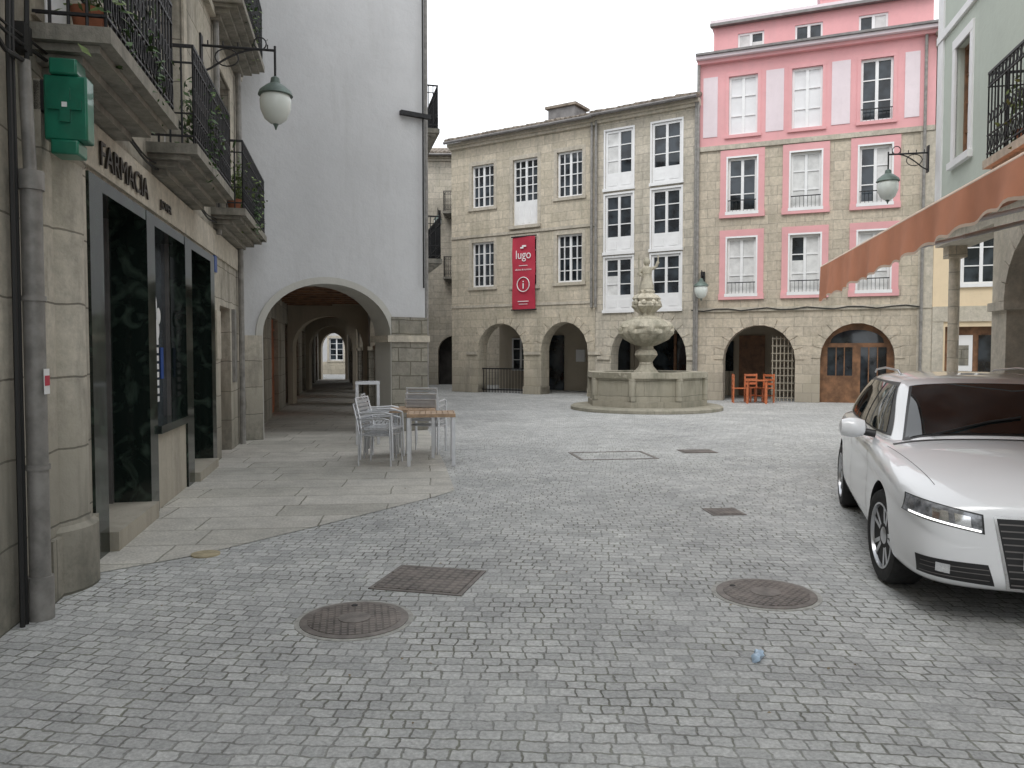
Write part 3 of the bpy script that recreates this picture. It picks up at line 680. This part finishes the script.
def cover(name,x,y,w,d,rz,mat='cast2'):
    e=empty(name,(x,y,0),rz); q=MB()
    q.box(-w/2,w/2,-d/2,d/2,-.01,.007,'rim'); q.box(-w/2+.03,w/2-.03,-d/2+.03,d/2-.03,-.01,.0115,mat); q.build('plate',e)
cover('utility_cover',-.58,5.42,.66,.60,R(-14)); cover('storm_drain',2.12,7.75,.34,.34,R(5),'cast'); cover('storm_drain',2.98,12.5,.55,.42,R(4),'cast')
M['brass']=simple('brass_cap',(.42,.36,.24),.6,.2,.2,12)
e=empty('gas_valve_cover',(-2.42,6.1,.005)); q=MB(); q.lathe([(.11,-.01),(.11,.006),(.1,.008)],(0,0,0),'brass',24); q.build('lid',e)
e=empty('paving_inset',(1.55,12.0,0),R(8)); q=MB()
for a in ((-.6,.6,-.45,-.40),(-.6,.6,.40,.45),(-.6,-.55,-.40,.40),(.55,.6,-.40,.40)): q.box(*a,-.01,.006,'rim')
q.build('frame',e)
e=empty('litter_bottle',(1.25,3.95,.02),R(60)); q=MB()
M['plastic']=simple('blue_plastic',(.45,.58,.72),.25,0,.2,30)
q.lathe([(.008,0),(.022,.006),(.024,.04),(.019,.06),(.025,.08),(.022,.10),(.01,.115),(.01,.13)],(0,0,0),'plastic',12,mod=lambda a,z:1+.25*math.sin(3*a+z*80),mx=Matrix.Rotation(math.pi/2,4,'Y')); q.build('crushed_bottle',e)
# scattered dry leaves and grit on the paving: one mesh
e=MB(); M['litter']=simple('dry_leaf_litter',(.22,.17,.10),.8,0,.5,9)
for _ in range(130):
    Y=random.uniform(3.2,20); X=random.uniform(-.55*Y+.3,.55*Y); 
    if X<wx(Y)+.15 or (Y>15 and X<-2): continue
    s=random.uniform(.006,.016); a=random.uniform(0,6.28); z=.008
    e.raw([(X+s*math.cos(a),Y+s*math.sin(a),z),(X-s*.5*math.sin(a),Y+s*.5*math.cos(a),z+.006),(X-s*math.cos(a),Y-s*math.sin(a),z),(X+s*.5*math.sin(a),Y-s*.5*math.cos(a),z+.002)],[(0,1,2,3)],'litter')
e.build('leaf_litter')

# ------------------------------------------------------------------ terrace furniture
def table(x,y,rz,w=.68,h=.73,name='cafe_table',top='teak'):
    e=empty(name,(x,y,0.005),rz); q=MB(); n=8
    for i in range(n): q.box(-w/2+.02+(w-.04)*i/n+.004,-w/2+.02+(w-.04)*(i+1)/n-.004,-w/2+.02,w/2-.02,h-.022,h,top)
    for a in (-1,1):
        q.box(-w/2,w/2,a*w/2-.02*(a>0)-.0,a*w/2+.02*(a<0),h-.045,h+.003,'alu' if top!='teak' else 'teak')
        q.box(a*w/2-.02*(a>0),a*w/2+.02*(a<0),-w/2+.021,w/2-.021,h-.045,h+.003,'alu' if top!='teak' else 'teak')
        for c in (-1,1): q.box(a*(w/2-.055),a*(w/2-.005),c*(w/2-.055),c*(w/2-.005),0,h-.047,'alu')
    q.build('frame',e,bevel=.003); return e
def chair(mb,mx):
    def T(p): return mx@Vector(p)
    def tb(pts,r=.013): mb.path([T(p) for p in pts],r,'alu',8)
    for a in (-.25,.25):
        tb([(a,.24,0),(a,.22,.44),(a*.98,.25,.62),(a*.96,.31,.86)])
        tb([(a,-.24,0),(a,-.22,.64),(a,-.12,.665),(a,.24,.645)])
        tb([(a,-.22,.43),(a,.22,.42)],.011)
    tb([(-.25,.31,.86),(.25,.31,.86)]); tb([(-.25,-.22,.43),(.25,-.22,.43)],.011)
    for i in range(7): mb.box(-.24,.24,-.22+i*.062,-.18+i*.062,.435,.449,'alu',mx)
    for i in range(6):
        z=.52+i*.056; yy=.235+(z-.5)*.2; mb.box(-.24,.24,yy-.006,yy+.006,z,z+.036,'alu',mx)
def stack(x,y,rz,n):
    e=empty('stacked_chairs',(x,y,.005),rz); q=MB()
    for i in range(n): chair(q,Matrix.Translation((0,-.03*i,.085*i)))
    q.build('chairs',e)
table(-1.16,11.15,R(6)); table(-1.52,12.0,R(4))
stack(-1.88,11.1,R(80),2); stack(-1.36,12.35,R(170),3); stack(-2.0,11.9,R(95),2)
table(-2.52,13.6,R(10),.42,1.08,'bar_table','alu')
def wchair(x,y,rz):
    e=empty('wooden_chair',(x,y,0),rz); q=MB()
    for a in (-.2,.2):
        q.box(a-.02,a+.02,.18,.22,0,.9,'redwood'); q.box(a-.02,a+.02,-.22,-.18,0,.44,'redwood')
    q.box(-.22,.22,-.23,.23,.441,.47,'redwood')
    for z in (.55,.68,.82): q.box(-.18,.18,.19,.21,z,z+.07,'redwood')
    for yy in (-.2,.2): q.box(-.18,.18,yy-.01,yy+.01,.2,.23,'redwood')
    q.build('frame',e)
wchair(7.2,24.65,R(80)); wchair(8.0,24.7,R(-60)); wchair(7.75,25.0,R(10))
e=empty('wooden_table',(7.65,24.3,.0),R(-20)); q=MB(); q.box(-.32,.32,-.32,.32,.70,.73,'redwood')
for a in (-1,1):
    for c in (-1,1): q.box(a*.25,a*.30,c*.25,c*.30,0,.7,'redwood')
q.build('frame',e)

# ------------------------------------------------------------------ car
CX=empty('parked_car',(3.84,6.47,0),math.atan2(-.952,-.307))
M['carpaint']=simple('car_white_paint',(.84,.855,.875),.3,0,0,2,0,1.0)
M['carglass']=glass_mat('car_glass',(.016,.021,.023),.015,1.0)
M['rubber']=simple('tyre_rubber',(.022,.022,.022),.85,0,.3,20,.2)
M['plasticb']=simple('black_trim',(.018,.018,.019),.45,0,0)
M['rimm']=simple('alloy_silver',(.6,.61,.63),.28,.8,0)
M['chrome']=simple('chrome',(.75,.75,.76),.1,1,0)
M['lens']=simple('headlight_lens',(.26,.27,.29),.04,.3,.6,18,0,1)
M['lens2']=simple('headlight_reflector',(.85,.86,.88),.12,.9,.1,20)
M['led']=simple('daytime_led',(.95,.95,.93),.2,0,0,2,0,0,1.6)
M['tail']=simple('tail_lens',(.35,.01,.01),.1,0,0)
def loft(rings,name):
    n=len(rings[0]); vs=[p for r in rings for p in r]; fs=[]
    for j in range(len(rings)-1):
        for i in range(n): k=(i+1)%n; fs.append((j*n+i,j*n+k,(j+1)*n+k,(j+1)*n+i))
    fs.append(tuple(range(n))); L=(len(rings)-1)*n; fs.append(tuple(reversed(range(L,L+n))))
    me=bpy.data.meshes.new(name); me.from_pydata(vs,[],fs); 
    bm=bmesh.new(); bm.from_mesh(me); bmesh.ops.recalc_face_normals(bm,faces=bm.faces); bm.to_mesh(me); bm.free()
    o=bpy.data.objects.new(name,me); COL.objects.link(o)
    md=o.modifiers.new('s','SUBSURF'); md.levels=3; md.render_levels=3
    return o
def mirror(h): return h+[(x,-y,z) for x,y,z in reversed(h[1:-1])]
# x, half width, bottom, shoulder z, centre z
S=[(2.295,.50,.34,.63,.665),(2.285,.64,.26,.68,.72),(2.235,.75,.215,.72,.765),(2.11,.82,.19,.765,.815),(1.92,.872,.185,.815,.875),(1.5,.902,.185,.88,.945),(1.1,.912,.185,.92,.985),(.8,.914,.185,.935,1.0),(0,.915,.185,.945,1.0),(-1,.912,.19,.955,.99),(-1.7,.89,.2,.955,1.0),(-2.12,.83,.22,.95,1.0),(-2.34,.74,.27,.93,.97),(-2.41,.6,.34,.86,.88)]
rings=[]
for x,w,zb,zs,zt in S:
    h=[(x,0,zb),(x,.7*w,zb),(x,.93*w,zb+.035),(x,.99*w,zb+.13),(x,1.0*w,zb+.5*(zs-zb)),(x,.975*w,zs-.19),(x,.992*w,zs-.155),(x,.985*w,zs-.075),(x,.95*w,zs-.018),(x,.84*w,zs+.1*(zt-zs)),(x,.66*w,zs+.62*(zt-zs)),(x,.4*w,zs+.86*(zt-zs)),(x,0,zt)]
    rings.append(mirror(h))
body=loft(rings,'body')
GS=[(1.06,.975,.70,.63),(1.0,1.0,.74,.62),(.8,1.105,.79,.60),(.52,1.255,.815,.585),(.27,1.366,.82,.575),(.05,1.412,.82,.57),(-.5,1.436,.82,.57),(-1.2,1.42,.81,.56),(-1.75,1.38,.78,.545),(-2.05,1.31,.75,.53),(-2.2,1.18,.73,.54),(-2.34,.98,.69,.56)]
rings=[]
for x,h,wb,wt in GS:
    zt=max(h-.07,.93); zm=.92+.5*(zt-.92)
    hh=[(x,0,.78),(x,wb*.9,.78),(x,wb,.915),(x,(wb+wt+.04)/2+.022,zm),(x,wt+.04,zt),(x,wt-.02,max(h-.022,.945)),(x,.3,h-.003),(x,0,h)]
    rings.append(mirror(hh))
gh_=loft(rings,'cabin')
def evm(o):
    return bpy.data.meshes.new_from_object(o.evaluated_get(bpy.context.evaluated_depsgraph_get()))
bpy.context.view_layer.update()
mb_=evm(body); mg_=evm(gh_)
V=[v.co.copy() for v in mb_.vertices]; Fc=[tuple(p.vertices) for p in mb_.polygons]; k=len(V)
V+=[v.co.copy() for v in mg_.vertices]; Fc+=[tuple(i+k for i in p.vertices) for p in mg_.polygons]
bvh=BVHTree.FromPolygons(V,Fc)
AX=(1.405,-1.405); WR=.325
cut=MB()
for ax in AX:
    for sgn in (-1,1): cut.tube((ax,sgn*.60,.335),(ax,sgn*1.15,.335),.368,'plasticb',48)
co=cut.build('cutter')
md=body.modifiers.new('b','BOOLEAN'); md.object=co; md.operation='DIFFERENCE'; md.solver='EXACT'
bpy.context.view_layer.update()
me=evm(body); body.modifiers.clear(); body.data=me
bpy.data.objects.remove(co)
me.materials.clear(); me.materials.append(M['carpaint']); me.materials.append(M['plasticb'])
for p in me.polygons:
    c=p.center; p.use_smooth=True; p.material_index=0
    for ax in AX:
        rr=math.hypot(c.x-ax,c.z-.335)
        if .352<rr<.3695 and abs(c.y)>.55 and abs(p.normal.y)<.9: p.material_index=1
        if rr<.367 and .5<abs(c.y)<.62: p.material_index=1
    if c.z<.21: p.material_index=1
me.set_sharp_from_angle(angle=R(40)); body.parent=CX
gm=mg_; gh_.modifiers.clear(); gh_.data=gm; gm.materials.clear(); gm.materials.append(M['carpaint']); gm.polygons.foreach_set('use_smooth',[True]*len(gm.polygons)); gh_.parent=CX
det=MB()
def patch(c4,axis,mat,off=.004,nu=14,nv=8,sgn=1):
    vs=[]
    for j in range(nv+1):
        for i in range(nu+1):
            u=i/nu;v=j/nv
            a=Vector(c4[0])*(1-u)*(1-v)+Vector(c4[1])*u*(1-v)+Vector(c4[2])*u*v+Vector(c4[3])*(1-u)*v
            if axis=='x+': o=Vector((4,a[0],a[1]));d=Vector((-1,0,0))
            elif axis=='x-': o=Vector((-4,a[0],a[1]));d=Vector((1,0,0))
            elif axis=='y': o=Vector((a[0],3*sgn,a[1]));d=Vector((0,-sgn,0))
            else: o=Vector((a[0],a[1],3));d=Vector((0,0,-1))
            h=bvh.ray_cast(o,d)
            if h[0] is None: return
            nrm=h[1]
            if nrm.dot(d)>0: nrm=-nrm
            vs.append(h[0]+nrm*off)
    fs=[(j*(nu+1)+i,j*(nu+1)+i+1,(j+1)*(nu+1)+i+1,(j+1)*(nu+1)+i) for j in range(nv) for i in range(nu)]
    det.raw(vs,fs,mat)
for sg in (-1,1):
    patch([(.82,.962),(-1.98,.965),(-1.80,1.345),(.14,1.345)],'y','plasticb',.003,40,8,sg)
    patch([(.70,.977),(-.24,.977),(-.24,1.325),(.15,1.315)],'y','carglass',.007,16,8,sg)
    patch([(-.31,.977),(-1.10,.98),(-1.06,1.325),(-.31,1.327)],'y','carglass',.007,16,8,sg)
    patch([(-1.18,.985),(-1.86,1.0),(-1.70,1.30),(-1.13,1.322)],'y','carglass',.007,16,8,sg)
    for x0,x1,z0 in ((.86,.80,.26),(-.275,-.275,.26),(-1.0,-1.14,.62)):
        patch([(x0,z0),(x0-.008,z0),(x1-.008,.925),(x1,.925)],'y','plasticb',.0015,1,16,sg)
    patch([(1.0,.27),(-1.0,.27),(-1.0,.28),(1.0,.28)],'y','plasticb',.0015,30,1,sg)
    patch([(-.02,.80),(-.22,.80),(-.22,.825),(-.02,.825)],'y','carpaint',.03,8,2,sg)
    patch([(-.84,.815),(-1.04,.815),(-1.04,.84),(-.84,.84)],'y','carpaint',.03,8,2,sg)
    patch([(sg*.45,.555),(sg*.838,.628),(sg*.822,.735),(sg*.46,.668)],'x+','plasticb',.002,24,8)
    patch([(sg*.462,.563),(sg*.833,.635),(sg*.816,.728),(sg*.47,.661)],'x+','lens',.005,24,8)
    patch([(sg*.52,.592),(sg*.60,.607),(sg*.605,.666),(sg*.525,.652)],'x+','lens2',.008,8,6)
    patch([(sg*.63,.614),(sg*.71,.629),(sg*.71,.684),(sg*.635,.671)],'x+','lens2',.008,8,6)
    patch([(sg*.47,.566),(sg*.81,.632),(sg*.81,.644),(sg*.47,.578)],'x+','led',.009,20,1)
    patch([(sg*.39,.255),(sg*.77,.285),(sg*.785,.395),(sg*.43,.38)],'x+','plasticb',.003,16,6)
    for z in (.30,.335,.362): patch([(sg*.42,z-.015),(sg*.76,z+.0),(sg*.76,z+.005),(sg*.42,z-.010)],'x+','zinc',.006,14,1)
    patch([(sg*.62,.312),(sg*.69,.32),(sg*.69,.372),(sg*.62,.366)],'x+','lens2',.009,6,4)
    patch([(sg*.45,.72),(sg*.70,.72),(sg*.69,.88),(sg*.5,.88)],'x-','tail',.004,10,6)
    patch([(2.05,sg*.665),(1.1,sg*.80),(1.1,sg*.804),(2.05,sg*.669)],'z','plasticb',.001,20,1)
patch([(1.06,-.76),(1.06,.76),(1.10,.76),(1.10,-.76)],'z','plasticb',.004,20,2)
patch([(1.0,-.69),(1.0,.69),(.29,.535),(.29,-.535)],'z','plasticb',.003,24,12)
patch([(.975,-.665),(.975,.665),(.31,.515),(.31,-.515)],'z','carglass',.007,24,12)
patch([(-.33,.24),(.33,.24),(.41,.665),(-.41,.665)],'x+','chrome',.004,20,14)
patch([(-.315,.255),(.315,.255),(.393,.65),(-.393,.65)],'x+','plasticb',.008,20,14)
for i in range(10):
    z=.275+i*.038; w=.31+(z-.255)*.2; patch([(-w,z),(w,z),(w,z+.008),(-w,z+.008)],'x+','zinc',.014,20,1)
patch([(-.26,.37),(.26,.37),(.26,.475),(-.26,.475)],'x+','signw',.022,10,2)
det.build('trim_and_glass',CX,ang=50)
mr=MB()
for sg in (-1,1):
    mr.lathe([(.02,-.10),(.07,-.085),(.092,-.03),(.092,.03),(.075,.085),(.03,.10)],(0,0,0),'carpaint',20,mx=Matrix.Translation((.60,sg*.985,1.0))@Matrix.Rotation(math.pi/2,4,'X')@Matrix.Diagonal((.75,.85,1,1)))
    mr.tube((.62,sg*.82,.955),(.61,sg*.93,.975),.03,'plasticb',10)
    mr.tube((.535,sg*.985,1.0),(.527,sg*.985,1.0),.065,'chrome',16)
    mr.path([(.0,sg*.555,1.410),(-.1,sg*.56,1.442),(-.9,sg*.555,1.45),(-1.6,sg*.54,1.42),(-1.72,sg*.535,1.39)],.010,'rimm',8)
mr.path([(1.03,-.5,1.0),(.86,-.1,1.09),(.80,.12,1.125)],.008,'plasticb',6); mr.path([(1.03,.1,1.0),(.86,.42,1.085),(.83,.55,1.09)],.008,'plasticb',6)
mr.build('mirrors_and_rails',CX,ang=50)
wl=MB()
def wheel(x,y,out,steer=0):
    mx=Matrix.Translation((x,y,WR))@Matrix.Rotation(steer,4,'Z')@Matrix.Rotation(-math.pi/2*out,4,'X')
    wl.lathe([(.215,-.10),(.27,-.112),(.305,-.105),(.322,-.075),(.325,-.03),(.325,.03),(.322,.075),(.305,.105),(.27,.112),(.222,.10),(.215,.085)],(0,0,0),'rubber',48,mx=mx)
    wl.lathe([(.20,-.02),(.222,.09),(.228,.106),(.215,.108),(.205,.06)],(0,0,0),'rimm',48,mx=mx)
    wl.lathe([(.20,.0),(.20,.03)],(0,0,0),'plasticb',32,mx=mx)
    wl.lathe([(.14,.031),(.14,.04)],(0,0,0),'pipe',24,mx=mx)
    wl.lathe([(.055,.03),(.06,.085),(.04,.095),(.0,.098)],(0,0,0),'rimm',20,mx=mx)
    for i in range(5):
        for dlt in (-.13,.13):
            a=i*2*math.pi/5+dlt*.6; a2=i*2*math.pi/5+dlt*1.5
            p=Vector((.03*math.cos(a),.03*math.sin(a),.082)); qv=Vector((.216*math.cos(a2),.216*math.sin(a2),.092))
            pr=Vector((-math.sin(a2),math.cos(a2),0))*.014
            vs=[p-pr,p+pr,qv+pr,qv-pr]; dz=Vector((0,0,-.04)); vs+=[w+dz for w in vs]
            wl.raw(vs,[(0,1,2,3),(4,7,6,5),(0,4,5,1),(1,5,6,2),(2,6,7,3),(3,7,4,0)],'rimm',mx)
for out in (-1,1): wheel(AX[0],out*.775,out,R(9)); wheel(AX[1],out*.785,out)
for ax in AX: wl.tube((ax,-.7,WR),(ax,.7,WR),.04,'plasticb',10)
wl.build('wheels',CX)

# ------------------------------------------------------------------ world, sun, camera
w=bpy.data.worlds.new('World'); scene.world=w; w.use_nodes=True; nt=w.node_tree
bg=nt.nodes['Background']; sk=nt.nodes.new('ShaderNodeTexSky'); sk.sky_type='NISHITA'; sk.sun_disc=False
SE,SA=R(52),R(205)
sk.sun_elevation=SE; sk.sun_rotation=SA
hs=nt.nodes.new('ShaderNodeHueSaturation'); hs.inputs['Saturation'].default_value=.25; nt.links.new(sk.outputs[0],hs.inputs['Color'])
tc=nt.nodes.new('ShaderNodeTexCoord')
cl=ramp(nt,noise(nt,1.6,4,.55,tc.outputs['Generated']),.3,.75,(9.3,9.7,10.2),(11.2,11.4,11.7))
c=mix(nt,hs.outputs[0],cl,.9)
nt.links.new(c,bg.inputs['Color']); bg.inputs['Strength'].default_value=.15
sl=bpy.data.lights.new('sun','SUN'); sl.energy=1.3; sl.angle=R(30); sl.color=(1,.98,.95)
so=bpy.data.objects.new('sun',sl); COL.objects.link(so)
d=Vector((math.sin(SA)*math.cos(SE),math.cos(SA)*math.cos(SE),math.sin(SE)))
so.rotation_euler=d.to_track_quat('Z','Y').to_euler(); so.location=(0,-5,30)
cam=bpy.data.cameras.new('camera'); cam.lens=27.42; cam.sensor_width=36; cam.clip_end=1000; cam.clip_start=.05
cobj=bpy.data.objects.new('camera',cam); COL.objects.link(cobj); cobj.location=(0,0,1.6); cobj.rotation_euler=(R(90-2.35),0,0); scene.camera=cobj
scene.view_settings.view_transform='Standard'; scene.view_settings.look='None'; scene.view_settings.exposure=0
